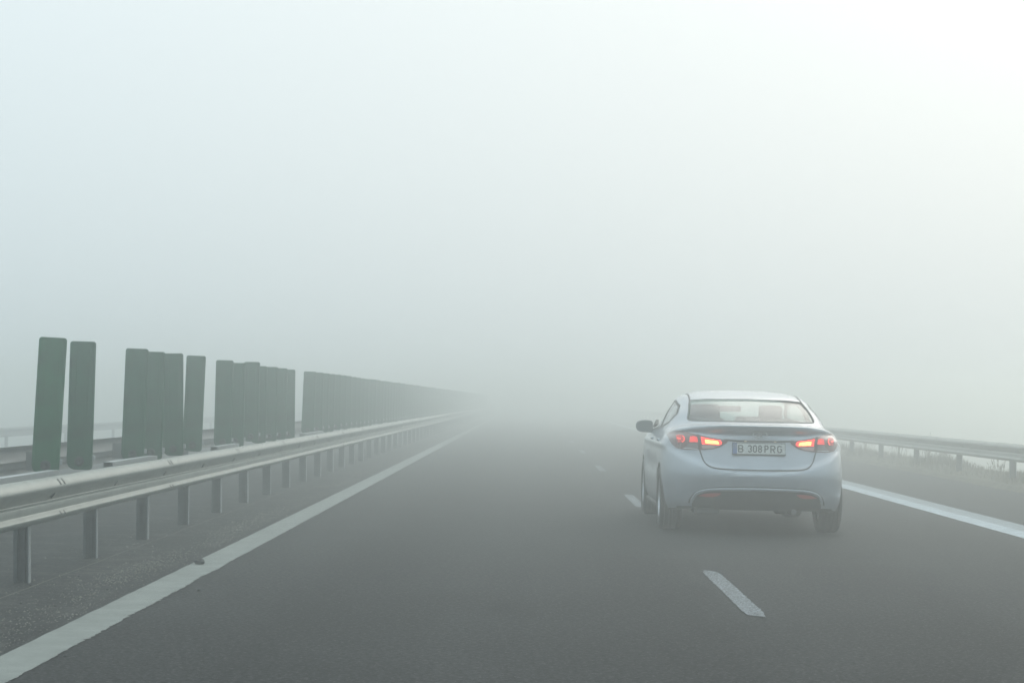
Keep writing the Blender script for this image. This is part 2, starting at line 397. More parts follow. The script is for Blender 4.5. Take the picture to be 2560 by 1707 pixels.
# delineator on the near rail at the left frame edge
bm = bmesh.new(); box(bm, -0.01, 0.02, -0.045, 0.045, 0, 0.10); bevel(bm, 0.006)
o = obj('delineator', bm, M['reflect']); o.location = (-3.105, 11.52, 0.512)
tag(o, 'small pale blue reflector fixed in the groove of the near guardrail', 'reflector')

# ------------------------------------------------------------------ anti-glare panels
def panel_bm(w=0.20, hgt=1.0, t=0.022):
    bm = bmesh.new()
    def outline(ins):
        pts = []
        def arc(cx, cz, r, a0, a1, n=6):
            for k in range(n + 1):
                a = R(a0 + (a1 - a0) * k / n); pts.append((cx + r*math.cos(a), cz + r*math.sin(a)))
        a = w/2 - ins; z0 = ins; z1 = hgt - ins
        rt_ = 0.022; rb = 0.07
        arc(a - 0.030, z0 + 0.030, 0.030, -90, 0); arc(a - rt_, z1 - rt_, rt_, 0, 90); arc(-a + rt_, z1 - rt_, rt_, 90, 180); arc(-a + rb, z0 + rb, rb, 180, 270)
        return pts
    def wav(x, z): return 0.0
    loops = []
    for ins, y in ((0.0, t/2), (0.0, -t/2 + 0.004), (0.004, -t/2), (0.014, -t/2), (0.018, -t/2 + 0.003)):
        loops.append([bm.verts.new((x, y, z)) for x, z in outline(ins)])
    for a, b in zip(loops, loops[1:]):
        n = len(a)
        for k in range(n): bm.faces.new((a[k], a[(k+1) % n], b[(k+1) % n], b[k]))
    bm.faces.new(loops[0]); bm.faces.new(loops[-1])
    for sx in (-0.048, 0.048):                              # two long pressed ribs
        box(bm, sx - 0.004, sx + 0.004, -t/2 - 0.003, -t/2 + 0.006, 0.36, hgt - 0.06)
    box(bm, -0.07, 0.07, -t/2 - 0.002, -t/2 + 0.006, 0.13, 0.136)
    bmesh.ops.recalc_face_normals(bm, faces=bm.faces[:])
    return bm
proot = empty('antiglare_panel'); 
pb = obj('panel', panel_bm(), M['green'], proot)
cb = bmesh.new(); lathe(cb, [(-0.012, 0.0005), (-0.020, 0.022), (-0.016, 0.036), (0.0, 0.040)], 'y', 24, (0.0, 0.0, 0.065))
obj('clamp_disc', cb, M['clamp'], proot)
bb = bmesh.new(); box(bb, -0.05, 0.115, 0.013, 0.02, 0.085, 0.10); box(bb, 0.085, 0.118, -0.004, 0.03, 0.07, 0.112); bevel(bb, 0.002, 1)
obj('bracket', bb, M['zinc_lit'], proot)
GR = 'green anti-glare panels standing along the left guardrail'
first = [  # right edge distance y, lean deg, yaw deg, extra height, label
 (14.54, 1.9, 8, 0.0, 'bright green anti-glare panel, nearest and largest of all, leaning right'),
 (15.53, 0.3, 0, 0.0, 'upright dull green anti-glare panel just behind the nearest one, before the first gap'),
 (17.68, 1.0, 3, 0.0, 'green anti-glare panel opening the group of four after the first gap'),
 (18.51, 0.4, -4, -0.01, 'green anti-glare panel second in the group of four, tucked behind its neighbour'),
 (19.47, -1.6, -2, 0.0, 'green anti-glare panel third in the group of four, touching the narrow slit'),
 (20.83, 1.2, 6, 0.01, 'green anti-glare panel fourth in the group of four, standing apart past the slit'),
 (22.81, 0.2, 2, 0.0, 'green anti-glare panel opening the group of seven, its left edge clear'),
 (23.77, 0.0, 0, -0.015, 'green anti-glare panel second in the group of seven, top set lower'),
 (25.06, -0.2, 0, 0.03, 'green anti-glare panel third in the group of seven, standing slightly higher'),
 (25.78, 0, 0, -0.02, 'green anti-glare panel fourth in the group of seven, stepping down'),
 (26.88, 0, 2, -0.01, 'green anti-glare panel fifth in the group of seven'),
 (27.94, 0, -2, -0.01, 'green anti-glare panel sixth in the group of seven'),
 (28.87, -0.8, 0, -0.015, 'green anti-glare panel closing the group of seven before the last bright slit'),
 (31.75, 1.2, 4, 0.0, 'grey green anti-glare panel opening the long fading row after the last slit'),
]
y = 32.9
while y < 165:
    first.append((y, random.uniform(-0.5, 0.5), random.uniform(-5, 5), random.uniform(-0.01, 0.012), 'faint grey green anti-glare panel in the long fading row'))
    y += 1.02 * random.choice((1, 1, 1, 1.1, 0.95)) 
for k, (yy, lean, yaw, dh, lab) in enumerate(first):
    r = proot if k == 0 else copy_tree(proot)
    xr = -3.375 - 0.110
    r.location = (xr - math.tan(R(lean)) * 0.97, yy, 0.631 + dh * 0.8)
    r.rotation_euler = (0, R(lean), R(yaw)); tag(r, lab, 'anti-glare panel', GR)
    if k == 1:
        pass
for r in [o for o in bpy.data.objects if o.name.startswith('antiglare_panel.')]:
    for ch in r.children:
        if ch.name.startswith('panel'):
            if len(ch.material_slots): ch.material_slots[0].link = 'OBJECT'; ch.material_slots[0].material = M['greend']

# ------------------------------------------------------------------ verge grass
bm = bmesh.new()
def blade(bm, x, y, z, hgt, w, bend):
    a = random.random() * 6.28; dx, dy = math.cos(a), math.sin(a); pa = random.random() * 6.28
    wx, wy = math.cos(pa) * w, math.sin(pa) * w
    p = []
    for s, ww in ((0, 1), (0.5, 0.7)):
        cx, cy_, cz = x + dx * bend * s * s, y + dy * bend * s * s, z + hgt * s
        p.append((bm.verts.new((cx - wx*ww, cy_ - wy*ww, cz)), bm.verts.new((cx + wx*ww, cy_ + wy*ww, cz))))
    tip = bm.verts.new((x + dx * bend, y + dy * bend, z + hgt))
    bm.faces.new((p[0][0], p[0][1], p[1][1], p[1][0])); bm.faces.new((p[1][0], p[1][1], tip))
def vz(x, y):
    pr = [(7.45, -0.03), (7.56, 0.06), (7.9, 0.15), (8.5, 0.14), (9.3, -0.12), (12.5, -1.62)]
    for (a, za), (b, zb) in zip(pr, pr[1:]):
        if a <= x <= b: return za + (zb - za) * (x - a) / (b - a) + berm(x, y)
    return 0
for k in range(26000):
    y = 24 + 80 * random.random() ** 1.3; x = random.uniform(7.6, 9.0)
    dens = noise.noise(Vector((x * 0.8, y * 0.4, 11)))
    if dens < random.uniform(-0.7, 0.2): continue
    blade(bm, x, y, vz(x, y) - 0.01, random.uniform(0.04, 0.11) + max(0, dens) * 0.22, 0.004, random.uniform(0, 0.06))
tag(obj('grass', bm, M['grass']), 'short dry grass growing under the right guardrail', 'grass', kind='stuff')
def weed(x, y, hh, n, sp, lab):
    bm = bmesh.new()
    for k in range(n):
        a = random.random() * 6.28; r = random.random() * sp; lx = r * math.cos(a); ly = r * math.sin(a)
        tx, ty = lx * 1.9 + random.uniform(-.05, .05), ly * 1.9 + random.uniform(-.05, .05); H = hh * random.uniform(0.5, 1)
        prev = None
        for s in range(5):
            u = s / 4; c = (lx + (tx - lx) * u ** 1.5, ly + (ty - ly) * u ** 1.5, H * u); w = 0.0035 * (1 - 0.7 * u)
            cur = [bm.verts.new((c[0] + w * math.cos(q * 2.09), c[1] + w * math.sin(q * 2.09), c[2])) for q in range(3)]
            if prev:
                for q in range(3): bm.faces.new((prev[q], prev[(q+1) % 3], cur[(q+1) % 3], cur[q]))
            prev = cur
        for q in range(3):
            u = random.uniform(0.5, 1); blade(bm, lx + (tx - lx) * u ** 1.5, ly + (ty - ly) * u ** 1.5, H * u, random.uniform(.03, .08), 0.006, random.uniform(.02, .06))
    o = obj('dry_weed', bm, M['grass']); o.location = (x, y, vz(x, y) - 0.02); tag(o, lab, 'weed', 'dry weeds under the right guardrail')
weed(8.15, 40.6, 0.62, 46, 0.16, 'tallest dry weed clump between two posts of the right guardrail')
weed(8.1, 43.6, 0.50, 34, 0.18, 'loose dry weed clump behind the tallest one at the right guardrail')
weed(8.05, 38.6, 0.42, 30, 0.14, 'low dry weed tuft nearest the right guardrail post')
weed(8.2, 48.5, 0.5, 30, 0.2, 'pale dry weed clump farthest along the right guardrail, near the car')
weed(8.2, 34.6, 0.3, 24, 0.15, 'short weed tuft by the nearest visible post of the right guardrail')

# ------------------------------------------------------------------ the car (local: y forward from the rear bumper, x right)
MP = mat('silver_blue_paint', (0.39, 0.43, 0.475), 0.34, metal=0.45, coat=0.8, noise_amt=0.07, noise_scale=5)
MPL = mat('black_plastic', (0.018, 0.02, 0.02), 0.6, noise_amt=0.2, noise_scale=30)
MIN = mat('cabin_trim', (0.022, 0.036, 0.040), 0.8, noise_amt=0.2)
MRUB = mat('tyre_rubber', (0.016, 0.017, 0.017), 0.8, noise_amt=0.2, noise_scale=40)
MRIM = mat('alloy_rim', (0.55, 0.57, 0.6), 0.3, metal=0.8)
MCH = mat('chrome', (0.75, 0.78, 0.8), 0.2, metal=1.0)
MLENS = mat('smoky_red_lens', (0.10, 0.016, 0.014), 0.22, coat=1.0, noise_amt=0.25, noise_scale=25)
MLENSG = mat('clear_grey_lens', (0.16, 0.13, 0.13), 0.25, coat=1.0, noise_amt=0.3, noise_scale=120)
MLENSP = mat('pale_pink_lens', (0.42, 0.25, 0.24), 0.25, coat=1.0, noise_amt=0.15, noise_scale=60)
MREFL = mat('red_reflector', (0.35, 0.045, 0.035), 0.3, coat=1.0)
MGAP = mat('panel_gap', (0.02, 0.022, 0.025), 0.8)
MPLATE = mat('plate_white', (0.55, 0.58, 0.56), 0.5, noise_amt=0.06)
MPB = mat('plate_blue', (0.08, 0.15, 0.34), 0.5)
MPK = mat('plate_black', (0.02, 0.022, 0.02), 0.6)
GLR = glass_mat('rear_glass', (0.70, 0.82, 0.80), 0.9)
GLS = glass_mat('side_glass', (0.72, 0.82, 0.80), 0.9)
def lit(name, c0, c1, s0, s1, scale):
    m = bpy.data.materials.new(name); m.use_nodes = True; t = m.node_tree; b = t.nodes['Principled BSDF']
    b.inputs['Base Color'].default_value = (*c0, 1); b.inputs['Roughness'].default_value = 0.3
    g = t.nodes.new('ShaderNodeTexCoord'); n = t.nodes.new('ShaderNodeTexVoronoi'); n.inputs['Scale'].default_value = scale
    t.links.new(g.outputs['Object'], n.inputs['Vector'])
    r = t.nodes.new('ShaderNodeMapRange'); r.inputs[1].default_value = 0.0; r.inputs[2].default_value = 0.6; r.inputs[3].default_value = s1; r.inputs[4].default_value = s0
    t.links.new(n.outputs['Distance'], r.inputs[0]); t.links.new(r.outputs[0], b.inputs['Emission Strength'])
    b.inputs['Emission Color'].default_value = (*c1, 1); return m
LCORE = lit('lit_core', (1, .5, .2), (1.0, 0.40, 0.09), 3.2, 6.5, 45)
LRED = lit('lit_red', (.6, .05, .05), (1.0, 0.03, 0.02), 2.0, 4.0, 40)
LMID = lit('lit_mid', (.5, .05, .05), (1.0, 0.035, 0.025), 0.7, 1.8, 45)
LDIM = lit('lit_dim', (.3, .03, .03), (1.0, 0.03, 0.02), 0.05, 0.9, 60)
LSPARK = lit('lit_spark', (.6, .05, .05), (1.0, 0.12, 0.08), 1.2, 3.0, 80)

def sm(t): t = max(0, min(1, t)); return t*t*(3 - 2*t)
def crv(a, b, c, d, t):
    return tuple(0.5*((2*q) + (-p + r) * t + (2*p - 5*q + 4*r - s) * t*t + (-p + 3*q - 3*r + s) * t**3) for p, q, r, s in zip(a, b, c, d))
#      zr    zs    zf    yr     yf    w      Lr    Lf
KEY = [(.245,.200,.200,.13,  4.34, .79,  .75, .7),
       (.262,.215,.21, .095, 4.42, .83,  .80, .8),
       (.33, .30, .30, .055, 4.48, .868, .85, .8),
       (.45, .45, .45, .02,  4.52, .884, .88, .8),
       (.55, .55, .55, .000, 4.53, .8875,.90, .8),
       (.62, .64, .60, .002, 4.52, .884, .90, .8),
       (.70, .72, .65, .018, 4.50, .880, .90, .8),
       (.80, .80, .70, .040, 4.45, .874, .90, .8),
       (.89, .865,.75, .050, 4.38, .866, .90, .8),
       (.955,.905,.80, .045, 4.27, .853, .90, .85),
       (1.005,.93,.85, .024, 4.15, .838, .95, .85),
       (1.035,.945,.88,.006, 4.02, .828, 1.0, .85),
       (1.048,.955,.90,.016, 3.95, .822, 1.0, .85),
       (1.052,.965,.92,.075, 3.86, .816, 1.0, .9),
       (1.056,.975,.95,.26,  3.74, .810, .92, .9),
       (1.061,.99, .97,.42,  3.62, .802, .90, .95),
       (1.080,1.02,1.00,.49, 3.50, .79,  .90, 1.0),
       (1.16, 1.11,1.11,.70, 3.22, .752, .90, 1.0),
       (1.23, 1.19,1.22,.92, 2.97, .712, .90, 1.0),
       (1.285,1.255,1.30,1.13,2.77,.675, .85, 1.0),
       (1.320,1.298,1.342,1.32,2.62,.637,.70, .8),
       (1.350,1.333,1.368,1.55,2.48,.57, .50, .6),
       (1.374,1.365,1.382,1.78,2.36,.44, .36, .4),
       (1.388,1.383,1.390,1.95,2.28,.26, .2, .2)]
def ring_pts(k, n=56):
    zr, zs, zf, yr, yf, w, Lr, Lf = k
    EXR = 2.48 - 0.43 * sm((zr - 0.90) / 0.10) + 0.5 * sm((zr - 1.075) / 0.12)
    ym = min(max(2.12, yr + Lr), yf - Lf) if yf - yr > Lr + Lf else (yr * Lf + yf * Lr) / (Lr + Lf)
    if yf - yr <= Lr + Lf:
        s = (yf - yr) / (Lr + Lf); Lr *= s; Lf *= s; ym = yr + Lr
    def quarter(rear):
        Lq = Lr if rear else Lf; y0 = yr if rear else yf; sg = 1 if rear else -1; ex = EXR if rear else 2.3
        pts = []
        for i in range(161):
            a = i / 160 * math.pi / 2
            x = w * math.sin(a) ** (2/ex); c = math.cos(a) ** (2/ex) if math.cos(a) > 1e-9 else 0
            pts.append((x, y0 + sg * Lq * (1 - c)))
        if abs(pts[-1][1] - ym) > 1e-4:
            q = pts[-1]
            for i in range(1, 31): pts.append((w, q[1] + (ym - q[1]) * i / 30))
        d = [0]
        for p, q in zip(pts, pts[1:]): d.append(d[-1] + math.hypot(p[0]-q[0], p[1]-q[1]))
        res = []; j = 0
        for i in range(n + 1):
            t = d[-1] * i / n
            while j < len(d) - 2 and d[j+1] < t: j += 1
            u = (t - d[j]) / max(1e-9, d[j+1] - d[j])
            res.append((pts[j][0] + (pts[j+1][0] - pts[j][0]) * u, pts[j][1] + (pts[j+1][1] - pts[j][1]) * u))
        out_ = []
        for x, y in res:
            tt = min(1, max(0, abs(y - y0) / max(Lq, 1e-6))); s = tt*tt*(3 - 2*tt)
            z0 = zr if rear else zf
            out_.append((x, y, z0 + (zs - z0) * s))
        return out_
    a = quarter(True); b = quarter(False)
    right = a + b[::-1][1:]                       # rear centre -> side -> front centre
    left = [(-x, y, z) for x, y, z in right[1:-1]][::-1]
    return right + left
def shell(keys, sub, disp=None, n=56):
    rings = []
    m = len(keys)
    for i in range(m - 1):
        p0 = keys[max(0, i-1)]; p1 = keys[i]; p2 = keys[i+1]; p3 = keys[min(m-1, i+2)]
        for s in range(sub): rings.append(ring_pts(crv(p0, p1, p2, p3, s/sub), n))
    rings.append(ring_pts(keys[-1], n))
    bm = bmesh.new(); vr = []
    for r in rings:
        vr.append([bm.verts.new(disp(*p) if disp else p) for p in r])
    for a, b in zip(vr, vr[1:]):
        k = len(a)
        for i in range(k): bm.faces.new((a[i], a[(i+1) % k], b[(i+1) % k], b[i]))
    for r, sg in ((vr[0], -1), (vr[-1], 1)):
        c = Vector((0, 0, 0))
        for v in r: c += v.co
        c /= len(r); cv = bm.verts.new(c); k = len(r)
        for i in range(k): bm.faces.new((r[i], r[(i+1) % k], cv))
    bmesh.ops.recalc_face_normals(bm, faces=bm.faces[:])
    return bm
def sm(t): t = max(0, min(1, t)); return t*t*(3 - 2*t)
def disp(x, y, z):
    if y < 0.95 and z < 1.0:
        zs = 0.588 + 0.20 * (abs(x) / 0.82) ** 2.6
        f = sm((0.95 - y) / 0.5)
        y = y + 0.045 * sm((z - zs) / 0.05) * f * (1 - sm((z - 0.95) / 0.05) * 0.9)
        # shallow scoop under the boot lip
        y = y + 0.022 * sm(1 - abs(z - 0.975) / 0.045) * sm((0.45 - abs(x)) / 0.2) * f
        # fender haunch: slight shoulder line on the flank
    if abs(x) > 0.6 and 0.3 < y < 4.0:
        g = sm((y - 0.3) / 0.5) * sm((4.0 - y) / 0.5)
        x += math.copysign(0.010 * sm(1 - abs(z - 0.84) / 0.05) * g, x)
        x -= math.copysign(0.018 * sm(1 - abs(z - 0.60) / 0.16) * sm((y - 1.35) / 0.3) * sm((3.3 - y) / 0.3), x)
    return (x, y, z)
car = empty('parked_car'); car.name = 'car'
CARX, CARY = 2.192, 18.75
tag(car, 'silver blue saloon car driving ahead in the fog with red rear lights on', 'car')
bb_ = shell(KEY, 4, disp)
for f in bb_.faces:
    c = f.calc_center_median()
    f.material_index = 1 if f.normal.z < -0.6 and c.z < 0.3 else 0
BVH = BVHTree.FromBMesh(bb_)
body = obj('body', bb_, [MP, MPL, MIN], car, smooth=True)

def prism_xz(poly, y0, y1):
    bm = bmesh.new(); a = [bm.verts.new((x, y0, z)) for x, z in poly]; b = [bm.verts.new((x, y1, z)) for x, z in poly]; n = len(poly)
    bm.faces.new(a); bm.faces.new(b[::-1])
    for i in range(n): bm.faces.new((a[i], b[i], b[(i+1) % n], a[(i+1) % n]))
    bmesh.ops.recalc_face_normals(bm, faces=bm.faces[:]); return bm
def prism_yz(poly, x0, x1):
    bm = bmesh.new(); a = [bm.verts.new((x0, y, z)) for y, z in poly]; b = [bm.verts.new((x1, y, z)) for y, z in poly]; n = len(poly)
    bm.faces.new(a); bm.faces.new(b[::-1])
    for i in range(n): bm.faces.new((a[i], b[i], b[(i+1) % n], a[(i+1) % n]))
    bmesh.ops.recalc_face_normals(bm, faces=bm.faces[:]); return bm
def rnd(poly, r, n=5):
    out_ = []; m = len(poly)
    for i in range(m):
        p = Vector(poly[i]); a = Vector(poly[i-1]); b = Vector(poly[(i+1) % m])
        da = (a - p); db = (b - p); ra = min(r, da.length * 0.45); rb = min(r, db.length * 0.45)
        s = p + da.normalized() * ra; e = p + db.normalized() * rb
        for k in range(n + 1):
            t = k / n; q = s * (1-t)**2 + p * 2*t*(1-t) + e * t*t; out_.append((q.x, q.y))
    return out_
REARW = rnd([(-.625, 1.076), (.635, 1.076), (.572, 1.273), (.40, 1.287), (0, 1.294), (-.40, 1.287), (-.567, 1.273)], 0.035)
WIND = rnd([(-.66, 1.03), (.66, 1.03), (.60, 1.27), (.4, 1.295), (0, 1.305), (-.4, 1.295), (-.60, 1.27)], 0.03)
SIDE_R = rnd([(1.17, 1.135), (1.30, 1.045), (2.10, .985), (2.10, 1.268), (1.75, 1.262), (1.40, 1.215)], 0.03)
SIDE_F = rnd([(2.17, .982), (3.14, .945), (2.85, 1.13), (2.55, 1.245), (2.17, 1.268)], 0.03)
cutters = []
cav = [(.50,.50,.50,.75,3.55,.80,.6,.6), (.80,.80,.80,.72,3.5,.80,.6,.6), (.95,.92,.92,.62,3.4,.78,.6,.6), (1.03,.98,.97,.56,3.35,.765,.7,.8),
       (1.09,1.03,1.03,.58,3.30,.745,.8,.9), (1.16,1.11,1.11,.75,3.15,.712,.85,.95), (1.22,1.19,1.21,.97,2.93,.675,.85,.95), (1.255,1.235,1.27,1.15,2.75,.64,.8,.9),
       (1.29,1.275,1.305,1.35,2.62,.60,.7,.8), (1.315,1.30,1.33,1.6,2.45,.52,.5,.6), (1.33,1.325,1.335,1.85,2.35,.35,.3,.3)]
cutters.append((shell(cav, 2, None, 24), MIN))
for sx in (-1, 1):
    for yw in (0.97, 3.67):
        b_ = bmesh.new(); lathe(b_, [(0.60, 0.345), (1.05, 0.345)] if sx > 0 else [(-1.05, 0.345), (-0.60, 0.345)], 'x', 64, (0, yw, 0.318)); cutters.append((b_, MPL))
cutters.append((prism_xz(REARW, 0.3, 1.75), MPL))
cutters.append((prism_xz(WIND, 2.45, 3.9), MPL))
for sx in (-1, 1):
    for P in (SIDE_R, SIDE_F): cutters.append((prism_yz(P, sx * 0.40, sx * 0.95), MPL))
cobs = []
for b_, m_ in cutters:
    c = obj('cutter', b_, m_); cobs.append(c)
    md = body.modifiers.new('cut', 'BOOLEAN'); md.operation = 'DIFFERENCE'; md.object = c; md.solver = 'EXACT'
    try: md.material_mode = 'TRANSFER'
    except Exception: pass
dg = bpy.context.evaluated_depsgraph_get(); dg.update()
newme = bpy.data.meshes.new_from_object(body.evaluated_get(dg)); body.modifiers.clear(); body.data = newme
for c in cobs: bpy.data.objects.remove(c, do_unlink=True)
newme.shade_smooth(); newme.set_sharp_from_angle(angle=R(32))

def hit(x, z):
    for q in (0, .004, .008, .015, .03, .05):
        xx = math.copysign(max(0, abs(x) - q), x)
        r = BVH.ray_cast(Vector((xx, -2, z)), Vector((0, 1, 0)))
        if r[0] is not None and r[0].y < 2: return Vector((x, r[0].y + q * 2, z)), r[1]
    return Vector((x, 0.5, z)), Vector((0, -1, 0))
def hits(y, z, sx):
    r = BVH.ray_cast(Vector((sx * 2, y, z)), Vector((-sx, 0, 0)))
    return (r[0], r[1]) if r[0] is not None else (Vector((sx * .8, y, z)), Vector((sx, 0, 0)))
def column(poly, x):
    zz = []
    n = len(poly)
    for i in range(n):
        (a, za), (b, zb) = poly[i], poly[(i+1) % n]
        if abs(b - a) > 1e-9 and min(a, b) - 1e-9 <= x <= max(a, b) + 1e-9: zz.append(za + (zb - za) * (x - a) / (b - a))
    return (min(zz), max(zz)) if zz else None
def patch(name, poly, m, parent, off=0.003, nx=40, nz=10, skirt=0.012, side=None, y_add=0.0):
    """a skin following the body inside an outline; off along the normal"""
    bm = bmesh.new(); xs = [p[0] for p in poly]; x0, x1 = min(xs) + 1e-5, max(xs) - 1e-5; cols = []
    ctrl = sorted(set([x0 + (x1 - x0) * i / nx for i in range(nx + 1)]))
    for x in ctrl:
        c = column(poly, x)
        if not c: continue
        col = []
        for j in range(nz + 1):
            z = c[0] + (c[1] - c[0]) * j / nz
            p, nn = hit(x, z) if side is None else hits(x, z, side)
            p = p + nn * off
            col.append(bm.verts.new(p))
        cols.append(col)
    for a, b in zip(cols, cols[1:]):
        for j in range(nz): bm.faces.new((a[j], b[j], b[j+1], a[j+1]))
    if skirt:
        be = [e for e in bm.edges if len(e.link_faces) == 1]
        r = bmesh.ops.extrude_edge_only(bm, edges=be)
        dv = Vector((0, skirt, 0)) if side is None else Vector((-side * skirt, 0, 0))
        for v in [g for g in r['geom'] if isinstance(g, bmesh.types.BMVert)]: v.co += dv
    bmesh.ops.remove_doubles(bm, verts=bm.verts[:], dist=1e-5)
    bmesh.ops.recalc_face_normals(bm, faces=bm.faces[:])
    return obj(name, bm, m, parent, smooth=True, angle=R(40))
def spline(pts, n=8):
    out_ = []; m = len(pts)
    for i in range(m - 1):
        p = [pts[max(0, i-1)], pts[i], pts[i+1], pts[min(m-1, i+2)]]
        for s in range(n): out_.append(crv(*p, s/n))
    out_.append(pts[-1]); return out_
def ribbon(name, pts, w, m, parent, off=0.003, side=None, thick=0.0, closed=False, taper=None):
    bm = bmesh.new(); vs = []; n = len(pts)
    for i, p in enumerate(pts):
        a = pts[i-1] if (i or closed) else pts[i]; b = pts[(i+1) % n] if (i < n-1 or closed) else pts[i]
        t = Vector((b[0]-a[0], b[1]-a[1])); t = t.normalized() if t.length > 1e-9 else Vector((1, 0)); nn = Vector((-t.y, t.x))
        ww = w * (taper(i/(n-1)) if taper else 1)
        prof = [(-1, 0), (1, 0)] if not thick else [(-1, -0.4), (-0.9, 0.6), (-0.4, 1), (0.4, 1), (0.9, 0.6), (1, -0.4)]
        row = []
        for u, hgt in prof:
            q = (p[0] + nn.x * ww/2 * u, p[1] + nn.y * ww/2 * u)
            c, nrm_ = hit(*q) if side is None else hits(q[0], q[1], side)
            row.append(bm.verts.new(c + nrm_ * (off + thick * hgt)))
        vs.append(row)
    pr = list(zip(vs, vs[1:])) + ([(vs[-1], vs[0])] if closed else [])
    for a, b in pr:
        for i in range(len(a) - 1): bm.faces.new((a[i], a[i+1], b[i+1], b[i]))
    bmesh.ops.recalc_face_normals(bm, faces=bm.faces[:])
    return obj(name, bm, m, parent, smooth=True, angle=R(50))

# glazing
def dense(P, st=0.02):
    out_ = []
    for a, b in zip(P, P[1:] + P[:1]):
        L_ = math.hypot(b[0]-a[0], b[1]-a[1]); n = max(1, int(L_ / st))
        for k in range(n): out_.append((a[0] + (b[0]-a[0]) * k / n, a[1] + (b[1]-a[1]) * k / n))
    return out_
g = patch('rear_window', REARW, GLR, car, off=-0.006, nx=36, nz=12, skirt=0)
ribbon('window_seal', dense(REARW), 0.008, mat('seal_rubber', (.045, .05, .055), .7), g, off=0.0035, closed=True)
bm = bmesh.new(); xs = [p[0] for p in WIND]
cols = []
for i in range(33):
    x = min(xs) + 1e-4 + (max(xs) - min(xs) - 2e-4) * i / 32; c = column(WIND, x); col = []
    for j in range(11):
        z = c[0] + (c[1] - c[0]) * j / 10; r = BVH.ray_cast(Vector((x, 6, z)), Vector((0, -1, 0))); p = r[0] if r[0] is not None else Vector((x, 3, z))
        col.append(bm.verts.new(p - Vector((0, 0.008, 0))))
    cols.append(col)
for a, b in zip(cols, cols[1:]):
    for j in range(10): bm.faces.new((a[j], a[j+1], b[j+1], b[j]))
obj('windscreen', bm, GLS, car, smooth=True)
for sx in (-1, 1):
    for P in (SIDE_R, SIDE_F):
        g = patch('side_window', P, GLS, car, off=-0.006, nx=24, nz=8, skirt=0, side=sx)
        ribbon('window_frame', dense(P), 0.020, MPL, g, off=0.003, side=sx, closed=True)
# roof ditches running down to the rear window corners
for sx in (-1, 1):
    bm = bmesh.new(); prev = None
    pth = [(0.60, 1.22), (0.582, 1.268), (0.560, 1.30), (0.556, 1.318), (0.553, 1.332), (0.547, 1.343)]
    ys = [1.2, 1.30, 1.5, 1.8, 2.1, 2.4, 2.7]
    for yy, xx in ((1.18, .585), (1.26, .572), (1.35, .563), (1.5, .556), (1.7, .552), (2.0, .55), (2.3, .55), (2.6, .55)):
        r = BVH.ray_cast(Vector((sx * xx, yy, 3)), Vector((0, 0, -1)))
        if r[0] is None: continue
        row = []
        for dx, dz in ((-0.009, -0.002), (-0.006, 0.006), (0.006, 0.006), (0.009, -0.002)):
            rr = BVH.ray_cast(Vector((sx * xx + dx, yy, 3)), Vector((0, 0, -1)))
            row.append(bm.verts.new((rr[0] if rr[0] is not None else r[0]) + Vector((0, 0, dz))))
        if prev:
            for i in range(3): bm.faces.new((prev[i], prev[i+1], row[i+1], row[i]))
        prev = row
    obj('roof_moulding', bm, MPL, car, smooth=True)

# boot lid gap, garnish groove, bumper trim
SEAM = spline([(-.553, .812), (-.541, .775), (-.513, .70), (-.466, .655), (-.38, .634), (-.2, .628), (0, .627), (.2, .628), (.38, .634), (.466, .655), (.513, .70), (.541, .775), (.553, .812)])
ribbon('boot_lid_gap', SEAM, 0.011, MGAP, car, off=0.0025)
ribbon('boot_groove', spline([(-.33, .907), (-.2, .899), (0, .897), (.2, .899), (.33, .907)]), 0.017, MGAP, car, off=0.0025)
ARCT = spline([(-.640, .30), (-.628, .345), (-.585, .402), (-.51, .437), (-.42, .452), (-.24, .461), (0, .464), (.24, .461), (.42, .452), (.51, .437), (.585, .402), (.628, .345), (.640, .30)])
ribbon('bumper_groove', ARCT, 0.014, MGAP, car, off=0.003)
VAL = [(-.632, .232), (-.60, .335), (-.565, .385), (-.50, .412), (-.41, .425), (-.24, .432), (0, .434), (.24, .432), (.41, .425), (.50, .412), (.565, .385), (.60, .335), (.632, .232), (.60, .228), (0, .236), (-.60, .228)]
val = patch('bumper_valance', VAL, MPL, car, off=0.004, nx=60, nz=10, skirt=0.03)
ribbon('bumper_trim', spline([(-.612, .335), (-.575, .395), (-.505, .425), (-.415, .439), (-.24, .447), (0, .450), (.24, .447), (.415, .439), (.505, .425), (.575, .395), (.612, .335)]), 0.026, MP, car, off=0.004, thick=0.010)
for sx in (-1, 1):
    poly = [(-.56, .374), (-.50, .398), (-.42, .408), (-.352, .409), (-.37, .385), (-.42, .369), (-.50, .367)]
    patch('rear_reflector', [(x * -sx, z) for x, z in poly], MREFL, car, off=0.010, nx=16, nz=4, skirt=0.012)

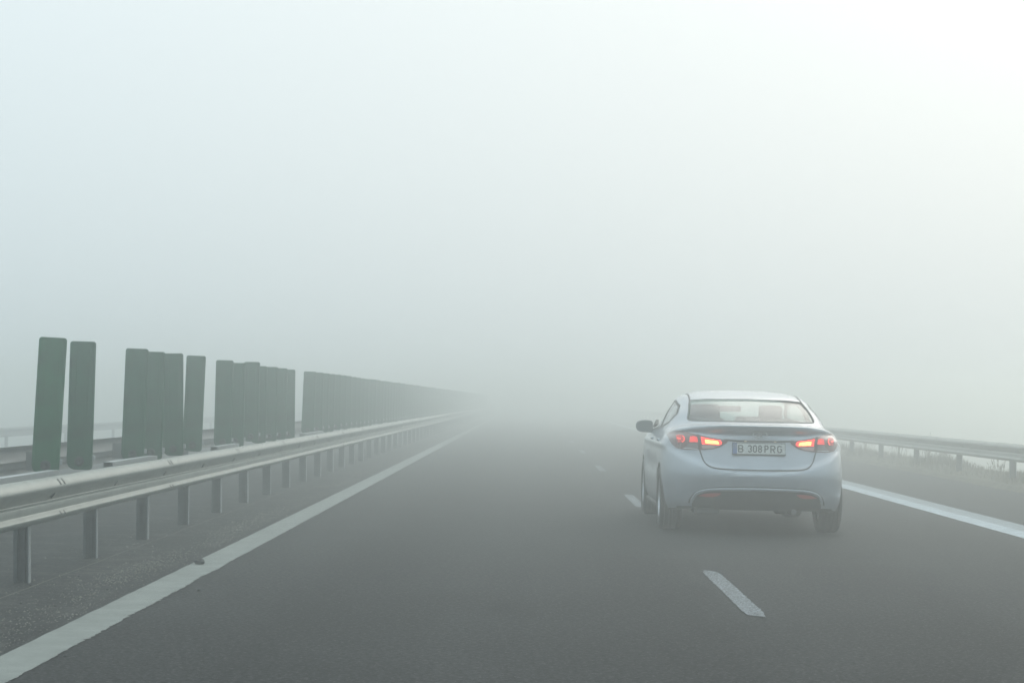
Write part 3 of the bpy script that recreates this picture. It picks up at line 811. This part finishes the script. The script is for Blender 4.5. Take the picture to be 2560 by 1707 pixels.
# rear lights
LENS = [(-.822, .940), (-.800, .962), (-.755, .981), (-.70, .979), (-.640, .966), (-.55, .943), (-.40, .916), (-.285, .902), (-.31, .871), (-.363, .838), (-.43, .816), (-.525, .804), (-.687, .802), (-.748, .812), (-.790, .848), (-.818, .90)]
for sx in (-1, 1):
    fl = lambda P: [(x * -sx, z) for x, z in P]
    t = patch('rear_light', fl(LENS), MLENS, car, off=0.006, nx=60, nz=12, skirt=0.015)
    if sx > 0: pass
    patch('light_core', fl([(-.500, .905), (-.382, .893), (-.372, .863), (-.498, .868)]), LCORE, t, off=0.012, nx=20, nz=6, skirt=0.004)
    patch('light_glow', fl([(-.535, .925), (-.43, .909), (-.363, .903), (-.345, .876), (-.36, .856), (-.533, .860)]), LRED, t, off=0.009, nx=20, nz=6, skirt=0.004)
    patch('light_lamp', fl([(-.635, .922), (-.605, .930), (-.568, .921), (-.563, .878), (-.640, .876)]), LMID, t, off=0.009, nx=12, nz=6, skirt=0.004)
    patch('light_side', fl([(-.755, .93), (-.72, .94), (-.685, .93), (-.672, .90), (-.685, .872), (-.745, .866)]), LDIM, t, off=0.009, nx=12, nz=6, skirt=0.004)
    ribbon('light_ring', spline(fl([(-.698, .926), (-.684, .915), (-.680, .90), (-.686, .885), (-.698, .874)])), 0.007, LSPARK, t, off=0.012)
    ribbon('light_ring', fl([(-.745, .908), (-.725, .903), (-.713, .900)]), 0.009, LSPARK, t, off=0.012)
    patch('clear_lens', fl([(-.533, .852), (-.37, .848), (-.42, .826), (-.522, .816)]), MLENSP, t, off=0.009, nx=16, nz=4, skirt=0.004)
    patch('clear_lens', fl([(-.640, .866), (-.562, .866), (-.558, .822), (-.680, .820)]), MLENSG, t, off=0.009, nx=16, nz=4, skirt=0.004)
    ribbon('lens_gap', fl([(-.560, .946), (-.553, .90), (-.551, .85), (-.553, .806)]), 0.010, MGAP, t, off=0.012)
    ribbon('chrome_strip', fl([(-.685, .815), (-.60, .813), (-.56, .814)]), 0.004, MCH, t, off=0.010)
    # number plate lamps
for x in (-.13, .15):
    bm = bmesh.new(); box(bm, x - .012, x + .012, 0.055, 0.07, .894, .900)
    p, n_ = hit(x, .897); 
    for v in bm.verts: v.co.y += p.y - 0.0635 - 0.003
    obj('plate_lamp', bm, lit('plate_lamp_glow', (.5, .45, .3), (1, .75, .4), .25, .5, 20), car)

# number plate
PX, PZ = -.006, .826
py = min(hit(-.2, .80)[0].y, hit(.2, .85)[0].y, hit(0, .79)[0].y) - 0.012
plate = empty('number_plate', (PX, py, PZ)); plate.parent = car; plate.rotation_euler = (R(-4), 0, 0); plate.scale = (.965, 1, .98)
bm = bmesh.new(); box(bm, -.260, .260, -.004, .006, -.060, .060); bevel(bm, .003, 2); box(bm, -.263, -.20, -.006, -.002, -.060, -.046); box(bm, .212, .263, -.006, -.002, -.060, -.046)
obj('plate_holder', bm, MPK, plate)
bm = bmesh.new(); box(bm, -.214, .255, -.007, -.0045, -.048, .054); obj('plate_face', bm, MPLATE, plate)
bm = bmesh.new(); box(bm, -.256, -.2145, -.007, -.0045, -.048, .054); band = obj('plate_band', bm, MPB, plate)
bm = bmesh.new()
for k in range(12):
    a = k * math.pi / 6; cx, cz = -.235 + .013 * math.cos(a), .026 + .013 * math.sin(a)
    box(bm, cx - .0018, cx + .0018, -.0083, -.0075, cz - .0018, cz + .0018)
obj('band_stars', bm, mat('band_yellow', (.6, .5, .1), .5), band)
def stroke(bm, pts, w=.0118, y=-.0078):
    n = len(pts); vs = []
    for i, p in enumerate(pts):
        a = pts[max(0, i-1)]; b = pts[min(n-1, i+1)]; t = Vector((b[0]-a[0], b[1]-a[1])).normalized(); q = Vector((-t.y, t.x)) * w/2
        vs.append((bm.verts.new((p[0]+q.x, y, p[1]+q.y)), bm.verts.new((p[0]-q.x, y, p[1]-q.y))))
    for a, b in zip(vs, vs[1:]): bm.faces.new((a[0], a[1], b[1], b[0]))
def arc(cx, cz, rx, rz, a0, a1, n=12): return [(cx + rx*math.cos(R(a0+(a1-a0)*k/n)), cz + rz*math.sin(R(a0+(a1-a0)*k/n))) for k in range(n+1)]
def glyph(ch, x0, x1, z0, z1):
    """letter strokes inside a box"""
    w = x1 - x0; hh = z1 - z0; zm = (z0 + z1) / 2; e = .0048; bm = bmesh.new(); x0 += e; x1 -= e; z0 += e; z1 -= e; w -= 2*e; hh -= 2*e
    if ch in 'BPR':
        zb = zm if ch == 'B' else zm - hh * .04; r1 = (z1 - zb) / 2
        stroke(bm, [(x0, z0 - e), (x0, z1 + e)])
        stroke(bm, [(x0, z1), (x1 - r1*.9, z1)] + arc(x1 - r1*.9, z1 - r1, r1*.9, r1, 90, -90) + [(x0, zb)])
        if ch == 'B':
            r2 = (zb - z0) / 2; stroke(bm, [(x0, zb), (x1 - r2*.8, zb)] + arc(x1 - r2*.8, z0 + r2, r2*.95, r2, 90, -90) + [(x0, z0)])
        if ch == 'R': stroke(bm, [(x0 + w*.45, zb), (x1 - e*.3, z0 - e)])
    elif ch == '0': stroke(bm, [(x0, zm), (x0, z1 - w*.5)] + arc(x0+w/2, z1-w/2, w/2, w/2, 180, 0) + [(x1, z0 + w*.5)] + arc(x0+w/2, z0+w/2, w/2, w/2, 0, -180) + [(x0, zm)])
    elif ch == '8':
        r = hh/4; stroke(bm, arc(x0+w/2, z1-r, w*.45, r, -90, 270, 20)); stroke(bm, arc(x0+w/2, z0+r, w*.5, r, 90, 450, 20))
    elif ch == '3':
        r = hh/4; stroke(bm, arc(x0+w/2, z1-r, w*.47, r, 165, -90, 14)); stroke(bm, arc(x0+w/2, z0+r, w*.5, r, 90, -165, 14))
    elif ch == 'G':
        stroke(bm, arc(x0+w/2, z1-w/2, w/2, w/2, 25, 180, 10) + [(x0, z0+w/2)] + arc(x0+w/2, z0+w/2, w/2, w/2, 180, 360, 12) + [(x1, zm), (x0+w*.55, zm)])
    return bm
ox = -.263
for ch, a, b in (('B', .060, .108), ('3', .154, .194), ('0', .205, .243), ('8', .254, .293), ('P', .317, .357), ('R', .375, .424), ('G', .441, .489)):
    obj('plate_letter', glyph(ch, ox + a, ox + b, -.033, .037), MPK, plate)
obj('plate_letter', glyph('R', -.247, -.227, -.038, -.012), MPLATE, band) if False else None

MBD = mat('badge_chrome', (.30, .32, .34), .35, metal=0.9)
# emblem: oval ring with a slanted letter
EZ = .964; ec, en = hit(0, EZ); em = empty('emblem', (0.004, ec.y - 0.022, EZ - .001)); em.parent = car; em.rotation_euler = (R(0), 0, 0)
bm = bmesh.new(); n = 48; rg = []
for k in range(n):
    a = 2*math.pi*k/n; row = []
    for q in range(8):
        b = 2*math.pi*q/8; rr = .0045*math.cos(b)
        row.append(bm.verts.new(((.066 + rr)*math.cos(a), -.004*math.sin(b), (.0315 + rr)*math.sin(a))))
    rg.append(row)
for k in range(n):
    for q in range(8): bm.faces.new((rg[k][q], rg[(k+1) % n][q], rg[(k+1) % n][(q+1) % 8], rg[k][(q+1) % 8]))
bmesh.ops.recalc_face_normals(bm, faces=bm.faces[:]); obj('oval_ring', bm, MCH, em, smooth=True)
bm = bmesh.new()
stroke(bm, spline([(-.036, -.024), (-.024, -.012), (-.012, .012), (-.004, .026)]), .012, -.004); stroke(bm, spline([(.036, .024), (.024, .012), (.012, -.012), (.004, -.026)]), .012, -.004)
stroke(bm, spline([(-.022, -.010), (-.006, .001), (.006, -.001), (.022, .010)]), .009, -.004)
r_ = bmesh.ops.extrude_face_region(bm, geom=bm.faces[:])
for v in [q for q in r_['geom'] if isinstance(q, bmesh.types.BMVert)]: v.co.y += .006
bmesh.ops.recalc_face_normals(bm, faces=bm.faces[:]); obj('slanted_letter', bm, MBD, em)
# model script on the left of the boot lid, dealer strip on the right
def text_mesh(s, size, wide=1.0):
    cu = bpy.data.curves.new('t', 'FONT'); cu.body = s; cu.size = size; cu.extrude = .0015; cu.shear = 0.25; cu.align_x = 'CENTER'
    o = bpy.data.objects.new('t', cu); COL.objects.link(o); dg = bpy.context.evaluated_depsgraph_get(); dg.update()
    me = bpy.data.meshes.new_from_object(o.evaluated_get(dg)); bpy.data.objects.remove(o, do_unlink=True)
    return me
me = text_mesh('Elantra', .032); me.materials.append(MBD)
o = bpy.data.objects.new('model_badge', me); COL.objects.link(o); o.parent = car
p = hit(-.47, .962)[0]; q = hit(-.55, .962)[0]; q2 = hit(-.39, .962)[0]
o.location = (-.463, p.y - .004, .955); o.rotation_euler = (R(90), 0, math.atan2(q2.y - q.y, q2.x - q.x)); o.scale = (1.45, 0.85, 1)
bm = bmesh.new()
for k in range(11):
    x = .348 + k * .0155; pz = hit(x, .958)[0]; hk = .008 + .004 * ((k * 7) % 3)
    box(bm, x - .003, x + .0035, pz.y - .0035, pz.y + .002, .953, .953 + hk); box(bm, x - .003, x + .011, pz.y - .003, pz.y + .002, .953, .9555)
obj('dealer_badge', bm, MBD, car)

# flank: door seams, handles, sills, mirrors
for sx in (-1, 1):
    for P in ([(1.33, .56), (1.30, .75), (1.32, .95), (1.22, 1.04)], [(2.13, .24), (2.14, .6), (2.13, .96)], [(3.22, .26), (3.26, .6), (3.20, .90)]):
        ribbon('door_gap', spline(P, 6), .007, MGAP, car, off=.002, side=sx)
    ribbon('fuel_flap_gap' if sx > 0 else 'door_gap', spline([(.62, .80), (.60, .86), (.55, .90)], 4), .005, MGAP, car, off=.002, side=sx)
    for yh in (1.36, 2.36):
        bm = bmesh.new(); box(bm, -.012, .030, -.09, .09, -.012, .014); bevel(bm, .008, 3)
        for v in bm.verts: v.co.x -= .018 * (abs(v.co.y) / .09) ** 2
        p, n_ = hits(yh, .875, 1)
        if sx < 0:
            for v in bm.verts: v.co.x *= -1
            bmesh.ops.reverse_faces(bm, faces=bm.faces[:])
        h_ = obj('door_handle', bm, MP, car, smooth=True); h_.location = (sx * (p.x + .004), yh, .872)
    bm = bmesh.new(); box(bm, .77, .868, 1.36, 3.28, .185, .225); bevel(bm, .012, 2)
    if sx < 0:
        for v in bm.verts: v.co.x *= -1
        bmesh.ops.reverse_faces(bm, faces=bm.faces[:])
    obj('sill_trim', bm, MPL, car, smooth=True)
    # door mirror: shell, glass facing back, arm
    mr_ = empty('door_mirror', (sx * .905, 2.92, .985)); mr_.parent = car
    bm = bmesh.new(); out2 = rnd([(-.083, -.048), (.085, -.062), (.098, -.01), (.072, .062), (-.04, .066), (-.088, .03)], .035, 5)
    if sx > 0: out2 = [(x, z) for x, z in out2]
    out2 = [(-x * 1 if sx < 0 else x, z) for x, z in [(-a if sx < 0 else a, b) for a, b in out2]]
    # outline is wide on the outer side
    out3 = rnd([(-.075, -.062), (.055, -.055), (.092, -.035), (.103, .015), (.085, .052), (.02, .066), (-.068, .060)], .03, 5)
    loops = []
    for sc_, yy in ((.94, 0.0), (1.0, .006), (1.0, .03), (.93, .07), (.72, .11), (.35, .135)):
        loops.append([bm.verts.new((sx * x * sc_ * 1.08, yy, z * sc_ * 1.08)) for x, z in out3])
    for a, b in zip(loops, loops[1:]):
        m_ = len(a)
        for i in range(m_): bm.faces.new((a[i], a[(i+1) % m_], b[(i+1) % m_], b[i]))
    bm.faces.new(loops[-1]); bm.faces.new(loops[0]); bmesh.ops.recalc_face_normals(bm, faces=bm.faces[:])
    obj('mirror_shell', bm, mat('mirror_shell_paint', (.10, .12, .14), .45, coat=.5), mr_, smooth=True, angle=R(35))
    bm = bmesh.new(); bm.faces.new([bm.verts.new((sx * x * .95, -.003, z * .93)) for x, z in out3]); obj('mirror_glass', bm, mat('mirror_glass', (.12, .15, .16), .12, metal=.6), mr_)
    bm = bmesh.new(); box(bm, -.13, -.04, .01, .07, -.062, -.034); bevel(bm, .008, 2)
    for v in bm.verts:
        v.co.x *= sx
    bmesh.ops.recalc_face_normals(bm, faces=bm.faces[:])
    obj('mirror_arm', bm, MPL, mr_, smooth=True)
    bm = bmesh.new(); vv = [bm.verts.new(q) for q in ((sx*.828, 2.90, .985), (sx*.822, 3.16, .975), (sx*.79, 3.02, 1.06), (sx*.80, 2.88, 1.01))]; bm.faces.new(vv)
    r_ = bmesh.ops.extrude_face_region(bm, geom=bm.faces[:])
    for v in [q for q in r_['geom'] if isinstance(q, bmesh.types.BMVert)]: v.co.x -= sx * .03
    bmesh.ops.recalc_face_normals(bm, faces=bm.faces[:]); q_ = obj('mirror_base', bm, MPL, car)

# wheels
def wheel(sx, y):
    w = empty('wheel', (sx * .778, y, .316)); w.parent = car
    bm = bmesh.new()
    pr = [(-.080, .205), (-.094, .225), (-.101, .262), (-.095, .290), (-.082, .306), (-.060, .313), (-.055, .308), (-.050, .3145), (-.018, .316), (-.014, .309), (-.010, .316), (.010, .316), (.014, .309), (.018, .316), (.050, .3145), (.055, .308), (.060, .313), (.082, .306), (.095, .290), (.101, .262), (.094, .225), (.080, .205)]
    n = 64; rings = []
    for a, r_ in pr: rings.append([bm.verts.new((a * 1.10, r_*math.cos(2*math.pi*k/n), r_*math.sin(2*math.pi*k/n))) for k in range(n)])
    for a, b in zip(rings, rings[1:] + [rings[0]]):
        for k in range(n): bm.faces.new((a[k], a[(k+1) % n], b[(k+1) % n], b[k]))
    bmesh.ops.recalc_face_normals(bm, faces=bm.faces[:]); obj('tyre', bm, MRUB, w, smooth=True, angle=R(50))
    bm = bmesh.new(); n = 64; rings = []
    for a, r_ in ((.092, .212), (.096, .205), (.086, .196), (-.02, .188), (-.06, .19), (-.080, .205)):
        rings.append([bm.verts.new((sx*a, r_*math.cos(2*math.pi*k/n), r_*math.sin(2*math.pi*k/n))) for k in range(n)])
    for a, b in zip(rings, rings[1:]):
        for k in range(n): bm.faces.new((a[k], a[(k+1) % n], b[(k+1) % n], b[k]))
    for s in range(5):
        a0 = 2*math.pi*s/5 + .3
        for dd in (-.13, .13):
            vs = []
            for r_, ww, xx in ((.03, .022, .082), (.11, .016, .086), (.198, .022, .083)):
                c = (r_*math.cos(a0 + dd), r_*math.sin(a0 + dd)); t_ = (-math.sin(a0 + dd)*ww/2, math.cos(a0 + dd)*ww/2)
                vs.append([bm.verts.new((sx*xq, c[0] + t_[0]*u, c[1] + t_[1]*u)) for u, xq in ((-1, xx), (1, xx), (1, xx-.03), (-1, xx-.03))])
            for a, b in zip(vs, vs[1:]):
                for q in range(4): bm.faces.new((a[q], a[(q+1) % 4], b[(q+1) % 4], b[q]))
    hub = []
    lathe(bm, [(sx*.05, .045), (sx*.088, .045), (sx*.094, .030), (sx*.095, .002)], 'x', 24)
    obj('rim', bm, MRIM, w, smooth=True, angle=R(40))
    bm = bmesh.new(); lathe(bm, [(sx*.01, .13), (sx*.03, .13), (sx*.031, .02)], 'x', 32); obj('brake_disc', bm, MPL, w)
for sx in (-1, 1):
    for y in (.97, 3.67): wheel(sx, y)

# under the tail: floor, beam axle, silencer, tail pipe, hanging mud flaps
bm = bmesh.new(); box(bm, -.60, -.36, .16, .55, .205, .26); box(bm, -.36, .16, .20, .6, .245, .28); bevel(bm, .008, 1); obj('floor_pan', bm, MPL, car)
bm = bmesh.new(); lathe(bm, [(-.62, .02), (-.60, .032), (.60, .032), (.62, .02)], 'x', 16, (0, .98, .27)); obj('rear_axle', bm, MPL, car, smooth=True)
bm = bmesh.new(); lathe(bm, [(.17, .03), (.19, .055), (.40, .055), (.42, .03)], 'x', 24, (0, .36, .262))
for v in bm.verts: v.co.z = .262 + (v.co.z - .262) * 1.0
obj('silencer', bm, MPL, car, smooth=True)
bm = bmesh.new(); lathe(bm, [(.09, .022), (.09, .026), (.34, .026)], 'y', 20, (.335, 0, .238)); obj('tail_pipe', bm, mat('pipe_steel', (.12, .12, .12), .4, metal=.7), car, smooth=True)

# cabin
def soft_box(name, dims, loc, parent, rot_=(0, 0, 0), bv=.04, m=MIN):
    bm = bmesh.new(); a, b, c = dims; box(bm, -a/2, a/2, -b/2, b/2, 0, c); bevel(bm, min(bv, min(a, b, c)*.45), 4)
    o = obj(name, bm, m, parent, smooth=True, angle=R(60)); o.location = loc; o.rotation_euler = rot_; return o
for sx in (-1, 1):
    s = empty('front_seat', (sx * .37, 2.25, .45)); s.parent = car
    soft_box('seat_back', (.50, .13, .66), (0, 0, 0), s, (R(8), 0, 0), .06)
    soft_box('headrest', (.32 if sx < 0 else .25, .09, .19), (.04 if sx < 0 else -.01, -.02, .60), s, (0, 0, 0), .07)
    soft_box('seat_cushion', (.50, .52, .14), (0, .28, -.12), s, (0, 0, 0), .05)
soft_box('driver_shape', (.2, .2, .1), (-.33, 2.5, .5), car) if False else None
rb = soft_box('rear_bench', (1.30, .14, .50), (0, 1.13, .52), car, (R(10), 0, 0), .05)
for x in (-.40, -.01, .40): soft_box('headrest', (.25, .08, .10 if x != -.01 else .13), (x, 1.10 - 1.13 + .06, .48), rb, (0, 0, 0), .035)
soft_box('parcel_shelf', (1.16, .44, .02), (0, .86, 1.005), car, (0, 0, 0), .005)
soft_box('inside_mirror', (.23, .02, .065), (0.005, 2.88, 1.165), car, (0, 0, 0), .02)
soft_box('dashboard', (1.40, .40, .22), (0, 3.18, .80), car, (0, 0, 0), .06)
bm = bmesh.new(); lathe(bm, [(-.008, .175), (0, .19), (.008, .175), (0, .165), (-.008, .175)], 'y', 32); o = obj('steering_wheel', bm, MPL, car, smooth=True); o.location = (-.37, 2.88, .88); o.rotation_euler = (R(-25), 0, 0)
car.location = (CARX, CARY, 0)

# ------------------------------------------------------------------ fog
bm = bmesh.new(); box(bm, -620, 620, -60, 920, -7.2, 2.6)
fm = bpy.data.materials.new('fog'); fm.use_nodes = True; t = fm.node_tree; t.nodes.clear()
o_ = t.nodes.new('ShaderNodeOutputMaterial'); pv = t.nodes.new('ShaderNodeVolumePrincipled'); t.links.new(pv.outputs[0], o_.inputs['Volume'])
pv.inputs['Color'].default_value = (0.955, 0.995, 0.985, 1); pv.inputs['Density'].default_value = 0.0255; pv.inputs['Anisotropy'].default_value = 0.86
hz = obj('haze', bm, fm); tag(hz, kind='stuff')
